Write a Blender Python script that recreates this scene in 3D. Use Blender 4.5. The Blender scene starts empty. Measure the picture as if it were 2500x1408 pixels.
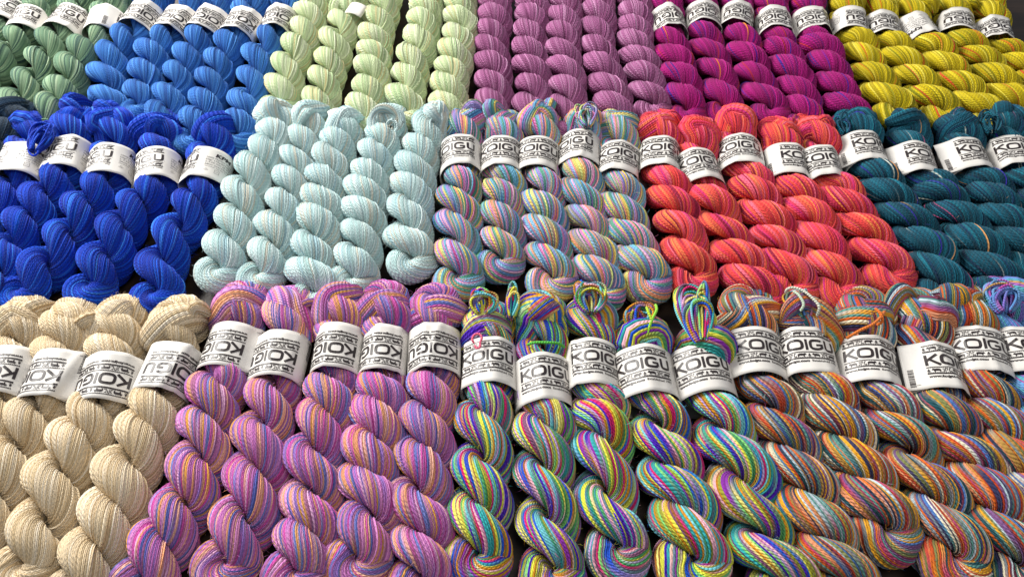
import bpy, math
import numpy as np
from mathutils import Vector, Matrix

# ---------------------------------------------------------------- camera, light, exposure
SC = bpy.context.scene
COL = SC.collection
CM = 0.01
F_PX = 1805.0                      # focal length in pixels of the 2500 px wide photograph
PITCH = math.radians(51.9)         # camera looks this far below the horizontal
CAM_Z = 58.9                       # cm

cam_data = bpy.data.cameras.new('camera')
cam = bpy.data.objects.new('camera', cam_data)
COL.objects.link(cam)
cam.location = (0, 0, CAM_Z * CM)
cam.rotation_euler = (math.pi / 2 - PITCH, 0, 0)
cam_data.sensor_width = 36
cam_data.lens = 36 * F_PX / 2500
cam_data.clip_start = 0.01
cam_data.clip_end = 50
SC.camera = cam

world = bpy.data.worlds.new('World')
SC.world = world
world.use_nodes = True
bg = world.node_tree.nodes['Background']
bg.inputs[0].default_value = (0.80, 0.88, 1.0, 1)
bg.inputs[1].default_value = 0.25

def area(name, loc, target, sx, sy, power, color):
    l = bpy.data.lights.new(name, 'AREA')
    l.shape = 'RECTANGLE'; l.size = sx; l.size_y = sy; l.energy = power; l.color = color
    o = bpy.data.objects.new(name, l); COL.objects.link(o)
    o.location = loc
    d = Vector(target) - Vector(loc)
    o.rotation_euler = d.to_track_quat('-Z', 'Y').to_euler()
    return o
area('window_light', (-1.25, 1.40, 1.05), (0.0, 0.45, 0.0), 1.15, 0.9, 72, (1.0, 0.97, 0.92))
area('overhead_fill', (0.35, 0.05, 1.7), (0.0, 0.4, 0.0), 0.7, 0.7, 9, (1.0, 0.93, 0.84))  # weak warm fill added from above to brighten; no such lamp is known

SC.view_settings.view_transform = 'Standard'
SC.view_settings.look = 'None'
SC.view_settings.exposure = 0.0
SC.view_settings.gamma = 1.0
SC.view_settings.use_curve_mapping = False
SC.render.engine = 'CYCLES'
try:
    SC.cycles.max_bounces = 5
    SC.cycles.diffuse_bounces = 3
    SC.cycles.use_denoising = True
except Exception:
    pass

def ray_to(px, py, z):
    """point (cm) on the horizontal plane z seen at a photograph pixel: measures the layout on the table"""
    x = (px - 1250) / F_PX; y = -(py - 704) / F_PX
    dx, dy, dz = x, math.cos(PITCH) + y * math.sin(PITCH), -math.sin(PITCH) + y * math.cos(PITCH)
    t = (z - CAM_Z) / dz
    return np.array([dx * t, dy * t])

# ---------------------------------------------------------------- node helpers / materials
def lin(h):
    h = h.lstrip('#')
    out = []
    for i in (0, 2, 4):
        c = int(h[i:i + 2], 16) / 255
        out.append(c / 12.92 if c <= 0.04045 else ((c + 0.055) / 1.055) ** 2.4)
    return out

class NT:
    def __init__(self, mat):
        self.nt = mat.node_tree; self.n = self.nt.nodes; self.l = self.nt.links
    def put(self, sock, v):
        if isinstance(v, bpy.types.NodeSocket): self.l.new(v, sock)
        elif v is not None: sock.default_value = v
    def math(self, op, a, b=None, c=None):
        m = self.n.new('ShaderNodeMath'); m.operation = op
        self.put(m.inputs[0], a)
        if b is not None: self.put(m.inputs[1], b)
        if c is not None: self.put(m.inputs[2], c)
        return m.outputs[0]
    def vec(self, x, y, z=0.0):
        m = self.n.new('ShaderNodeCombineXYZ')
        self.put(m.inputs[0], x); self.put(m.inputs[1], y); self.put(m.inputs[2], z)
        return m.outputs[0]
    def white(self, v):
        m = self.n.new('ShaderNodeTexWhiteNoise'); m.noise_dimensions = '3D'
        self.l.new(v, m.inputs['Vector']); return m.outputs['Value']
    def noise(self, v, scale, detail=2.0, rough=0.5):
        m = self.n.new('ShaderNodeTexNoise'); self.l.new(v, m.inputs['Vector'])
        m.inputs['Scale'].default_value = scale; m.inputs['Detail'].default_value = detail
        m.inputs['Roughness'].default_value = rough
        return m.outputs['Fac']
    def ramp(self, fac, stops, interp='CONSTANT'):
        m = self.n.new('ShaderNodeValToRGB'); self.l.new(fac, m.inputs[0])
        r = m.color_ramp; r.interpolation = interp
        while len(r.elements) > 1: r.elements.remove(r.elements[-1])
        r.elements[0].position = stops[0][0]; r.elements[0].color = (*stops[0][1], 1)
        for p, c in stops[1:]:
            e = r.elements.new(min(p, 0.999)); e.color = (*c, 1)
        return m.outputs[0]
    def mix(self, fac, a, b, blend='MIX'):
        m = self.n.new('ShaderNodeMix'); m.data_type = 'RGBA'; m.blend_type = blend
        self.put(m.inputs[0], fac); self.put(m.inputs[6], a); self.put(m.inputs[7], b)
        return m.outputs[2]

def new_mat(name):
    m = bpy.data.materials.new(name); m.use_nodes = True
    return m, NT(m), m.node_tree.nodes['Principled BSDF']

def yarn_mat(name, palette, cell=5.0, group=1.0, val=0.16, gain=1.0, sheen=0.10, mottle=0.25):
    """hand-dyed two-ply wool; UV.x counts yarns, UV.y is the length along the yarn in cm"""
    m, t, b = new_mat(name)
    uv = t.n.new('ShaderNodeTexCoord').outputs['UV']
    sp = t.n.new('ShaderNodeSeparateXYZ'); t.l.new(uv, sp.inputs[0])
    U, V = sp.outputs[0], sp.outputs[1]
    seed = t.math('MULTIPLY', t.n.new('ShaderNodeObjectInfo').outputs['Random'], 91.7)
    uf = t.math('FLOOR', U)
    ug = t.math('FLOOR', t.math('MULTIPLY', t.math('ADD', uf, 0.5), group))
    off = t.math('MULTIPLY', t.white(t.vec(ug, seed, 4.3)), 10.0)
    w = t.math('ADD', t.math('DIVIDE', V, cell), off)
    k = t.math('FLOOR', w); fr = t.math('FRACT', w)
    mr = t.n.new('ShaderNodeMapRange'); mr.interpolation_type = 'SMOOTHSTEP'
    t.l.new(fr, mr.inputs[0]); mr.inputs[1].default_value = 0.5; mr.inputs[2].default_value = 1.0
    tot = sum(p[1] for p in palette); acc = 0; stops = []
    for h, wt in palette:
        stops.append((acc / tot, [min(1.0, c * gain) for c in lin(h)])); acc += wt
    c0 = t.ramp(t.white(t.vec(ug, k, seed)), stops)
    c1 = t.ramp(t.white(t.vec(ug, t.math('ADD', k, 1.0), seed)), stops)
    c = t.mix(mr.outputs[0], c0, c1)
    # uneven uptake of the dye from yarn to yarn and along it
    a = t.math('MULTIPLY_ADD', t.white(t.vec(uf, 7.7, seed)), 2 * val, 1 - val)
    n = t.noise(t.vec(t.math('MULTIPLY', uf, 3.7), t.math('MULTIPLY', V, 0.9), seed), 1.0, 3)
    a2 = t.math('MULTIPLY_ADD', n, 2 * mottle, 1 - mottle)
    g = t.math('MULTIPLY', a, a2)
    c = t.mix(1.0, c, t.vec(g, g, g), 'MULTIPLY')
    t.l.new(c, b.inputs['Base Color'])
    b.inputs['Roughness'].default_value = 0.88
    b.inputs['Specular IOR Level'].default_value = 0.18
    b.inputs['Sheen Weight'].default_value = sheen
    b.inputs['Sheen Roughness'].default_value = 0.5
    # the two plies winding round each other, plus fibres
    ph = t.math('MULTIPLY', t.math('ADD', t.math('DIVIDE', V, 0.23), t.math('MULTIPLY', U, 1.0)), 2 * math.pi)
    s = t.math('MULTIPLY_ADD', t.math('SINE', ph), 0.5, 0.5)
    s = t.math('POWER', s, 0.6)
    fib = t.noise(t.vec(t.math('MULTIPLY', U, 9.0), t.math('MULTIPLY', V, 14.0), seed), 1.0, 2)
    h = t.math('ADD', s, t.math('MULTIPLY', fib, 0.7))
    bp = t.n.new('ShaderNodeBump'); bp.inputs['Strength'].default_value = 1.0
    bp.inputs['Distance'].default_value = 0.00065
    t.l.new(h, bp.inputs['Height']); t.l.new(bp.outputs[0], b.inputs['Normal'])
    return m

PAL = {
 'sage': dict(palette=[('#6d8f74',3),('#86a685',3),('#9dba98',1.8),('#557565',2),('#41605a',.9),('#b0c6a4',.9)], cell=7),
 'sky': dict(palette=[('#2f6fc0',4),('#3a7dcb',3),('#4b8dd6',2),('#245aa6',2.2),('#5b9be0',.8)], cell=9, val=.12),
 'mint': dict(palette=[('#d0deb4',4),('#c6d6a6',3),('#dfe6c6',2.4),('#b4cc9c',1.8),('#d8cf9c',1.3)], cell=9, val=.10, mottle=.16),
 'mauve': dict(palette=[('#a05c8c',4),('#ac6a98',3),('#b87ca6',1.6),('#8a4a76',2.4),('#c490b6',.5)], cell=9, val=.12),
 'magenta': dict(palette=[('#a00c70',6),('#ae167c',4),('#920a68',3.4),('#7c1270',1.2),('#4a2490',.22),('#c03048',.25),('#d87a30',.08),('#5a1a98',.2)], cell=6, val=.12),
 'chartreuse': dict(palette=[('#cdb80e',5),('#bda80c',4),('#dcc828',2.8),('#a0940c',2.2),('#e6d850',1),('#cf7a1c',.5),('#dd5a2a',.25),('#8c8c12',.8)], cell=6),
 'slate': dict(palette=[('#1d3448',3),('#24405a',2),('#16293a',2)], cell=8),
 'cobalt': dict(palette=[('#0236b4',5),('#0644c4',4),('#105ad4',1.8),('#02289a',2.4),('#2f7ae4',.9)], cell=8, val=.16),
 'aqua': dict(palette=[('#c6dfe0',4),('#badad9',3),('#d8eaea',2),('#d2d3c6',1.5),('#aacdd6',1.2)], cell=7, val=.07, mottle=.12),
 'pastel': dict(palette=[('#6cacca',2),('#d884bc',1.7),('#e4ca68',1.5),('#66a890',1.6),('#9a8acc',1.8),('#ea9c7c',1.1),('#8cbad8',1.6),('#e6b0d0',1.3),('#468a7c',1.1),('#4c80b4',1.2),('#d2d884',.9),('#c85494',.6),('#a8a088',1),('#7c7c94',.7)], cell=3.8, group=.95, val=.15, mottle=.2),
 'coral': dict(palette=[('#ea4848',4),('#f06250',3.2),('#e8406c',2.8),('#f47a50',1.4),('#c42c4c',1.8),('#f06c84',1.8),('#f4924c',.6),('#d43484',.9),('#981c40',1.3)], cell=5, group=.95, val=.15, mottle=.22),
 'teal': dict(palette=[('#105468',5),('#14627a',3.5),('#0c4458',4),('#1a7488',1.2),('#123658',1.4),('#3a34b0',.28),('#e0e8dc',.14),('#c8578c',.12),('#e0a468',.12)], cell=5),
 'beige': dict(palette=[('#e6d1ae',4),('#eddbbd',3.4),('#d8c19a',2.2),('#f3e6d0',1.4),('#c9ae86',.8)], cell=8, val=.07, mottle=.1),
 'violet': dict(palette=[('#b96cb4',3),('#d488c4',2.8),('#9a74c4',2.3),('#c850a4',2),('#e4a074',1.6),('#7480c4',1.6),('#e4ac98',1.5),('#5460ac',.8),('#a8688e',1.4),('#dca04a',.8),('#deaad0',1)], cell=3.6, group=.95, val=.16, mottle=.22),
 'rainbow': dict(palette=[('#dcdc48',1.8),('#2fa0a4',1.5),('#4818b4',1.3),('#cc1c6c',1.2),('#84d478',1.3),('#d08c1c',1.4),('#f0b4c4',1.0),('#1c54cc',1.4),('#74cad6',1.3),('#9030ac',1.2),('#9a9a34',1.2),('#c0a4dc',.8),('#a0602a',.8),('#ece07c',.8),('#4a9c60',1.0),('#64808e',1.3),('#8a5a7c',1.0)], cell=4.0, group=.95, val=.16, mottle=.22),
 'ember': dict(palette=[('#dc6c26',1.7),('#e2a42a',1.7),('#b8cad4',1.2),('#4a70b0',1.4),('#1c4e58',1.5),('#bc4424',1.3),('#80588c',1.1),('#e8dec0',1),('#b0426c',.9),('#5c948c',1.3),('#b08844',1.2),('#e2966c',1),('#34365a',1.1),('#7c8250',1.1),('#703048',.8),('#7c8890',1)], cell=4.2, group=.95, val=.18, mottle=.22),
 'lagoon': dict(palette=[('#5a8ecb',3),('#6fa3d8',2),('#7d6cc4',1.6),('#a868b8',1),('#5fb0c0',1),('#d0a060',.4),('#b04a9c',.6)], cell=5, group=.7),
}
MATS = {}
def ymat(k):
    if k not in MATS:
        MATS[k] = yarn_mat(k + '_wool', **PAL[k])
    return MATS[k]

def paper_material():
    m, t, b = new_mat('white_paper')
    tc = t.n.new('ShaderNodeTexCoord').outputs['Object']
    n = t.noise(tc, 60, 3)
    c = t.ramp(n, [(0.3, (0.70, 0.675, 0.635)), (0.7, (0.76, 0.735, 0.70))], 'LINEAR')
    t.l.new(c, b.inputs['Base Color']); b.inputs['Roughness'].default_value = 0.42
    b.inputs['Specular IOR Level'].default_value = 0.4
    bp = t.n.new('ShaderNodeBump'); bp.inputs['Distance'].default_value = 0.0012; bp.inputs['Strength'].default_value = 0.5
    t.l.new(t.noise(tc, 35, 2), bp.inputs['Height']); t.l.new(bp.outputs[0], b.inputs['Normal'])
    return m
def ink_material():
    m, t, b = new_mat('black_ink')
    tc = t.n.new('ShaderNodeTexCoord').outputs['Object']
    c = t.ramp(t.noise(tc, 300, 2), [(0.3, (0.018, 0.013, 0.014)), (0.7, (0.035, 0.025, 0.026))], 'LINEAR')
    t.l.new(c, b.inputs['Base Color']); b.inputs['Roughness'].default_value = 0.4
    return m
def wood_material():
    m, t, b = new_mat('dark_walnut')
    tc = t.n.new('ShaderNodeTexCoord').outputs['Object']
    mp = t.n.new('ShaderNodeMapping'); t.l.new(tc, mp.inputs[0]); mp.inputs['Scale'].default_value = (2.2, 26, 26)
    n = t.noise(mp.outputs[0], 1.6, 6, 0.65)
    c = t.ramp(n, [(0.3, (0.010, 0.006, 0.004)), (0.5, (0.028, 0.016, 0.010)), (0.72, (0.060, 0.034, 0.021))], 'LINEAR')
    t.l.new(c, b.inputs['Base Color']); b.inputs['Roughness'].default_value = 0.45
    bp = t.n.new('ShaderNodeBump'); bp.inputs['Distance'].default_value = 0.0006; bp.inputs['Strength'].default_value = 0.5
    t.l.new(n, bp.inputs['Height']); t.l.new(bp.outputs[0], b.inputs['Normal'])
    return m
PAPER, INK, WOOD = paper_material(), ink_material(), wood_material()
def plain(name, col, rough=.7):
    m, t, b = new_mat(name)
    tc = t.n.new('ShaderNodeTexCoord').outputs['Object']
    c = t.ramp(t.noise(tc, 400, 2), [(0.3, [x * .85 for x in col]), (0.7, col)], 'LINEAR')
    t.l.new(c, b.inputs['Base Color']); b.inputs['Roughness'].default_value = rough
    return m

# ---------------------------------------------------------------- mesh building (numpy, in cm)
def mesh_obj(name, V, F, mat, parent=None, uv=None, smooth=True, loc=(0, 0, 0)):
    """V (n,3) cm relative to loc (cm); F (m,4) quads or a list of polygons; uv (m,4,2)"""
    me = bpy.data.meshes.new(name)
    V = np.asarray(V, dtype=np.float32) * CM
    if isinstance(F, np.ndarray):
        nf = len(F)
        me.vertices.add(len(V)); me.vertices.foreach_set('co', V.ravel())
        me.loops.add(nf * 4); me.loops.foreach_set('vertex_index', F.astype(np.int32).ravel())
        me.polygons.add(nf)
        me.polygons.foreach_set('loop_start', np.arange(0, nf * 4, 4, dtype=np.int32))
        if uv is not None:
            l = me.uv_layers.new(name='UVMap'); l.data.foreach_set('uv', uv.astype(np.float32).ravel())
        me.update(calc_edges=True)
    else:
        me.from_pydata([tuple(v) for v in V], [], F); me.update()
    me.polygons.foreach_set('use_smooth', np.full(len(me.polygons), smooth))
    me.materials.append(mat)
    o = bpy.data.objects.new(name, me); COL.objects.link(o)
    if parent: o.parent = parent
    o.location = [c * CM for c in loc]
    return o

def resample(P, ds, extra=None):
    d = np.r_[0, np.cumsum(np.linalg.norm(np.diff(P, axis=0), axis=1))]
    n = max(4, int(d[-1] / ds)); s = np.linspace(0, d[-1], n)
    Q = np.stack([np.interp(s, d, P[:, i]) for i in range(3)], 1)
    if extra is not None: return Q, np.interp(s, d, extra), s
    return Q, s

def smooth_curve(pts, n=60):
    """Catmull-Rom through the points (k columns)"""
    P = np.asarray(pts, float); P = np.vstack([2 * P[0] - P[1], P, 2 * P[-1] - P[-2]])
    out = []
    for i in range(1, len(P) - 2):
        t = np.linspace(0, 1, max(3, n // (len(P) - 3)), endpoint=False)[:, None]
        a, b, c, d = P[i - 1], P[i], P[i + 1], P[i + 2]
        out.append(.5 * (2 * b + (c - a) * t + (2 * a - 5 * b + 4 * c - d) * t ** 2 + (3 * b - a - 3 * c + d) * t ** 3))
    out.append(P[-2][None])
    return np.vstack(out)

def frames(P):
    T = np.gradient(P, axis=0); T /= np.linalg.norm(T, axis=1)[:, None] + 1e-9
    N = np.zeros_like(T); v = np.array([0, 0, 1.0])
    v = v - T[0] * v.dot(T[0])
    if np.linalg.norm(v) < .1: v = np.array([1.0, 0, 0]) - T[0] * T[0][0]
    N[0] = v / np.linalg.norm(v)
    for i in range(1, len(P)):
        w = N[i - 1] - T[i] * N[i - 1].dot(T[i]); N[i] = w / (np.linalg.norm(w) + 1e-9)
    return T, N, np.cross(T, N)

def smooth_rows(rng, n, m, step, ds):
    """n x m smooth noise along the first axis"""
    k = max(3, int(n * ds / step) + 2)
    c = rng.normal(size=(k, m)); x = np.linspace(0, k - 1.001, n); i = x.astype(int); f = (x - i)[:, None]
    f = f * f * (3 - 2 * f)
    return c[i] * (1 - f) + c[i + 1] * f

def bundle(P, R, N, k, tw, rng, ds, flat=None, yh=None):
    """a bundle of N yarns along P with radii R; returns V, F, uv"""
    T, A, B = frames(P); n = len(P)
    arc = np.arange(n) * ds
    w = 2 * np.pi * np.median(R) / N
    yh = yh or w * .62
    f = np.arange(k) / k
    prof = np.sqrt(np.maximum(0, 1 - (2 * f - 1) ** 2 * .98)) ** 1.15; prof[0] = 0.0
    shift = smooth_rows(rng, n, N, 2.6, ds) * .22
    lift = smooth_rows(rng, n, N, 2.2, ds) * .028
    proud = (rng.random(N) < .06) * .07
    groups = rng.integers(0, max(4, N // 4), N)
    ridge = smooth_rows(rng, n, max(4, N // 4), 2.5, ds) * .045
    ridge = np.stack([np.interp(np.linspace(0, ridge.shape[1], N, endpoint=False), np.arange(ridge.shape[1] + 1), np.r_[row, row[0]]) for row in ridge])
    low = smooth_rows(rng, n, 5, 3.0, ds) * .06
    low = np.stack([np.interp(np.linspace(0, 5, N, endpoint=False), np.arange(6), np.r_[row, row[0]]) for row in low])
    j = np.arange(N)
    nxt = np.roll(shift, -1, axis=1)
    # angular position: yarn border j .. j+1, both borders wander
    beta = np.zeros((n, N, k)); rad = np.zeros((n, N, k))
    nr = np.roll(ridge + low, -1, axis=1)
    for a in range(k):
        fa = f[a]
        beta[:, :, a] = (j + fa) * 2 * np.pi / N + (shift * (1 - fa) + nxt * fa) * 2 * np.pi / N
        rad[:, :, a] = R[:, None] + (ridge + low) * (1 - fa) + nr * fa + (yh + lift + proud) * prof[a] - yh * .6
    beta += (tw * arc)[:, None, None]
    cb, sb = np.cos(beta), np.sin(beta)
    X = P[:, None, None, :] + rad[..., None] * (cb[..., None] * A[:, None, None, :] + sb[..., None] * B[:, None, None, :])
    M = N * k
    V = X.reshape(n * M, 3)
    i = np.arange(n - 1)[:, None]; c = np.arange(M)[None, :]; c2 = (c + 1) % M
    F = np.stack([i * M + c, i * M + c2, (i + 1) * M + c2, (i + 1) * M + c], -1).reshape(-1, 4)
    u0 = np.broadcast_to(c / k, (n - 1, M)); u1 = u0 + 1 / k
    v0 = np.broadcast_to(arc[:-1, None], (n - 1, M)); v1 = v0 + ds
    uv = np.stack([np.stack([u0, v0], -1), np.stack([u1, v0], -1), np.stack([u1, v1], -1), np.stack([u0, v1], -1)], 2).reshape(-1, 4, 2)
    uv = uv + np.array([1e-4, 0])  # keep borders inside their yarn
    return V, F, uv

def tubes(curves, r=.115, sides=7, ds=.16):
    Vs, Fs, us, base = [], [], [], 0
    for q, C in enumerate(curves):
        P, s = resample(np.asarray(C, float), ds)
        T, A, B = frames(P); n = len(P)
        a = np.arange(sides) * 2 * np.pi / sides
        rr = np.full(n, r); rr[0] = rr[-1] = r * .25
        X = P[:, None, :] + rr[:, None, None] * (np.cos(a)[None, :, None] * A[:, None, :] + np.sin(a)[None, :, None] * B[:, None, :])
        i = np.arange(n - 1)[:, None]; c = np.arange(sides)[None, :]; c2 = (c + 1) % sides
        Fs.append(np.stack([i * sides + c, i * sides + c2, (i + 1) * sides + c2, (i + 1) * sides + c], -1).reshape(-1, 4) + base)
        u0 = np.broadcast_to(q + c / sides, (n - 1, sides)); u1 = u0 + .999 / sides
        v0 = np.broadcast_to(s[:-1, None], (n - 1, sides)); v1 = v0 + (s[1] - s[0])
        us.append(np.stack([np.stack([u0, v0], -1), np.stack([u1, v0], -1), np.stack([u1, v1], -1), np.stack([u0, v1], -1)], 2).reshape(-1, 4, 2) + np.array([1e-4, 0]))
        Vs.append(X.reshape(-1, 3)); base += n * sides
    return np.vstack(Vs), np.vstack(Fs), np.vstack(us)

# ---------------------------------------------------------------- the printed band, flat, in cm
LOGO_W, BAND_H = 5.2, 4.65
class Flat:
    def __init__(self): self.V = []; self.F = []; self.lift = 0
    def poly(self, pts, dz=0.0):
        b = len(self.V); self.V += [(x, y, dz) for x, y in pts]; self.F.append(tuple(range(b, b + len(pts))))
    def rect(self, x0, y0, x1, y1, dz=0.0): self.poly([(x0, y0), (x1, y0), (x1, y1), (x0, y1)], dz)
    def stroke(self, pts, w, closed=False, dz=0.0):
        P = np.asarray(pts, float)
        if closed: P = np.vstack([P, P[:1]])
        n = len(P); T = np.zeros_like(P)
        for i in range(n):
            a = P[i] - P[i - 1] if i > 0 else (P[0] - P[-2] if closed else P[1] - P[0])
            b = P[i + 1] - P[i] if i < n - 1 else (P[1] - P[0] if closed else P[i] - P[i - 1])
            a = a / (np.linalg.norm(a) + 1e-9); b = b / (np.linalg.norm(b) + 1e-9)
            t = a + b; T[i] = t / (np.linalg.norm(t) + 1e-9); k = max(.5, math.sqrt(max(0, (1 + a.dot(b)) / 2)))
            T[i] /= k
        Nn = np.stack([-T[:, 1], T[:, 0]], 1) * w / 2
        b0 = len(self.V)
        for p, q in zip(P, Nn):
            self.V += [(p[0] + q[0], p[1] + q[1], dz), (p[0] - q[0], p[1] - q[1], dz)]
        for i in range(n - 1): self.F.append((b0 + 2 * i, b0 + 2 * i + 1, b0 + 2 * i + 3, b0 + 2 * i + 2))
    def text(self, s, x, y, size, bold=0.0, shear=0.0, sx=1.0, width=None):
        cu = bpy.data.curves.new('t', 'FONT'); cu.body = s; cu.size = size; cu.offset = bold; cu.shear = shear
        cu.resolution_u = 2
        o = bpy.data.objects.new('t', cu); COL.objects.link(o)
        dg = bpy.context.evaluated_depsgraph_get(); dg.update()
        me = bpy.data.meshes.new_from_object(o.evaluated_get(dg))
        vs = np.array([v.co[:] for v in me.vertices])
        if len(vs):
            if width: sx = width / (vs[:, 0].max() - vs[:, 0].min())
            b = len(self.V); self.V += [(x + v[0] * sx, y + v[1], 0.0) for v in vs]
            self.F += [tuple(b + i for i in p.vertices) for p in me.polygons]
        bpy.data.objects.remove(o); bpy.data.curves.remove(cu); bpy.data.meshes.remove(me)

def superoval(cx, cy, rx, ry, a0, a1, n, p=3.2):
    a = np.linspace(a0, a1, n)
    c, s = np.cos(a), np.sin(a)
    return [(cx + rx * np.sign(x) * abs(x) ** (2 / p), cy + ry * np.sign(y) * abs(y) ** (2 / p)) for x, y in zip(c, s)]

def sheep(f, x, y, w, h, flip=False):
    g = (lambda q: x + (w - q if flip else q))
    P = [(.02, .55), (.10, .72), (.14, .95), (.26, 1.0), (.34, .86), (.55, .92), (.80, .90), (.95, .78), (1.0, .55), (.98, .32), (.98, 0), (.86, 0), (.84, .30), (.42, .30), (.40, 0), (.28, 0), (.26, .42), (.16, .50)]
    b = [(g(px * w), y + py * h) for px, py in P]
    f.poly(b if not flip else b[::-1])
def tree(f, x, y, w, h):
    f.poly([(x, y + h * .3), (x + w, y + h * .3), (x + w / 2, y + h)]); f.rect(x + w * .4, y, x + w * .6, y + h * .3)
    f.rect(x + w * .05, y, x + w * .95, y + h * .1)
def hooks(f, x, y, w, h):
    t = .055
    f.stroke([(x, y + h * .15), (x + w * .12, y + h * .02), (x + w * .2, y + h * .1), (x + w * .2, y + h * .85), (x, y + h * .85)], t)
    f.stroke([(x + w * .36, y), (x + w * .36, y + h * .95), (x + w * .56, y + h * .95), (x + w * .56, y + h * .3)], t)
    f.stroke([(x + w * .96, y + h * .9), (x + w * .76, y + h * .9), (x + w * .76, y + h * .1), (x + w * .98, y + h * .05), (x + w * .98, y + h * .3)], t)
def border(f, x, y, W, h):
    n = int(W / .13)
    f.rect(x, y + h - .03, x + W, y + h + .025)
    for i in range(n):
        f.poly([(x + i * .13, y + h - .03), (x + i * .13 + .065, y + h - .10), (x + i * .13 + .13, y + h - .03)])
        f.poly([(x + i * .13, y + .075), (x + i * .13 + .13, y + .075), (x + i * .13 + .065, y + .14)])
    f.rect(x, y - .04, x + W, y + .075)
    q = x; seq = ['t', 's', 'h', 'f', 't', 's', 'h', 'f']; wid = {'t': .30, 's': .82, 'f': .82, 'h': .72}
    tot = sum(wid[c] for c in seq); k = W / tot
    for c in seq:
        w = wid[c] * k; m = w * .05
        a = (f, q + m, y + .16, w - 2 * m, h - .30)
        if c == 't': tree(*a)
        elif c == 'h': hooks(*a)
        else: sheep(*a, flip=(c == 'f'))
        q += w

def make_print(x0):
    f = Flat(); W = LOGO_W
    border(f, x0, 3.78, W, .66); border(f, x0, 1.56, W, .66)
    yb, yt, t = 2.40, 3.50, .24; H = yt - yb; cy = (yb + yt) / 2
    # K
    f.rect(x0, yb, x0 + t, yt)
    f.stroke([(x0 + t * .6, cy - .06), (x0 + .55, cy + .22), (x0 + .98, yt - .03)], t * .95, dz=.002)
    f.stroke([(x0 + .42, cy + .05), (x0 + .75, cy - .22), (x0 + 1.14, yb + .03)], t * .95, dz=.004)
    # O
    f.stroke(superoval(x0 + 1.79, cy, .54, H / 2 - t / 2, 0, 2 * math.pi, 37)[:-1], t, closed=True)
    # I
    f.rect(x0 + 2.56, yb, x0 + 2.77, yt)
    # G
    f.stroke(superoval(x0 + 3.48, cy, .48, H / 2 - t / 2, math.radians(38), math.radians(326), 30), t)
    f.stroke([(x0 + 3.50, cy - .03), (x0 + 3.96, cy - .03), (x0 + 3.96, yb + .20)], t * .85, dz=.002)
    # U
    u = [(x0 + 4.34, yt), (x0 + 4.34, cy)] + superoval(x0 + 4.72, cy - .05, .38, H / 2 - t / 2 - .05, math.pi, 2 * math.pi, 16) + [(x0 + 5.10, cy), (x0 + 5.10, yt)]
    f.stroke(u, t)
    f.stroke(superoval(x0 + 5.30, yb + .05, .035, .035, 0, 2 * math.pi, 9, 2)[:-1], .02, closed=True)
    f.text('www.koigu.com', x0 + .05, 1.20, .31, .016, .25, width=2.6)
    f.text('Established 1992', x0 + 2.85, 1.22, .27, .006, width=2.3)
    # information block
    k = x0 + W + .75
    f.text('KPM', k + .9, 3.55, .72, .030, .15, width=1.9)
    f.text('100% Merino Wool', k, 3.15, .30, width=3.0)
    f.text('50g/ 175yds/160m', k, 2.80, .30, width=3.0)
    f.text('2-3.25 mm (0-3US)', k, 2.45, .30, width=3.1)
    f.text('28sts over10cm/4"', k, 2.10, .30, width=3.1)
    f.text('Handwash  Lay Flat To Dry', k, 1.82, .20, width=3.0)
    f.stroke([(k + 1.2, 1.1), (k + 1.7, 1.1), (k + 1.7, 1.6), (k + 1.2, 1.6)], .03, closed=True)
    f.stroke([(k + 1.3, 1.35), (k + 1.6, 1.35)], .03)
    f.stroke(superoval(k + .3, 1.35, .25, .12, math.pi, 2 * math.pi, 12, 2), .03)
    f.stroke(superoval(k + .3, 1.45, .12, .09, 0, 2 * math.pi, 12, 2)[:-1], .025, closed=True)
    f.stroke([(k + 2.4, 1.1), (k + 2.8, 1.1), (k + 2.6, 1.5)], .03, closed=True)
    # barcode on the flap
    rb = np.random.default_rng(3); y = .5
    while y < 2.2:
        h = .02 + .05 * rb.random(); f.rect(x0 - 1.55, y, x0 - 1.05, y + h); y += h + .02 + .05 * rb.random()
    f.text('KPM', x0 - 1.0, .6, .16, 0)
    me = bpy.data.meshes.new('flat_print'); me.from_pydata(f.V, [], f.F); me.update()
    import bmesh
    bm = bmesh.new(); bm.from_mesh(me)
    for x in np.arange(.25, 18, .25):
        g = bm.verts[:] + bm.edges[:] + bm.faces[:]
        bmesh.ops.bisect_plane(bm, geom=g, dist=1e-5, plane_co=(x, 0, 0), plane_no=(1, 0, 0))
    bmesh.ops.triangulate(bm, faces=[q for q in bm.faces if len(q.verts) > 4])
    bm.verts.ensure_lookup_table()
    for i, v in enumerate(bm.verts): v.index = i
    V = np.array([v.co[:] for v in bm.verts]); F = [tuple(v.index for v in q.verts) for q in bm.faces]
    bm.free(); bpy.data.meshes.remove(me)
    return V, F
X0 = 1.95
PV, PF = make_print(X0)
PV[:, 1] -= .22

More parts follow.
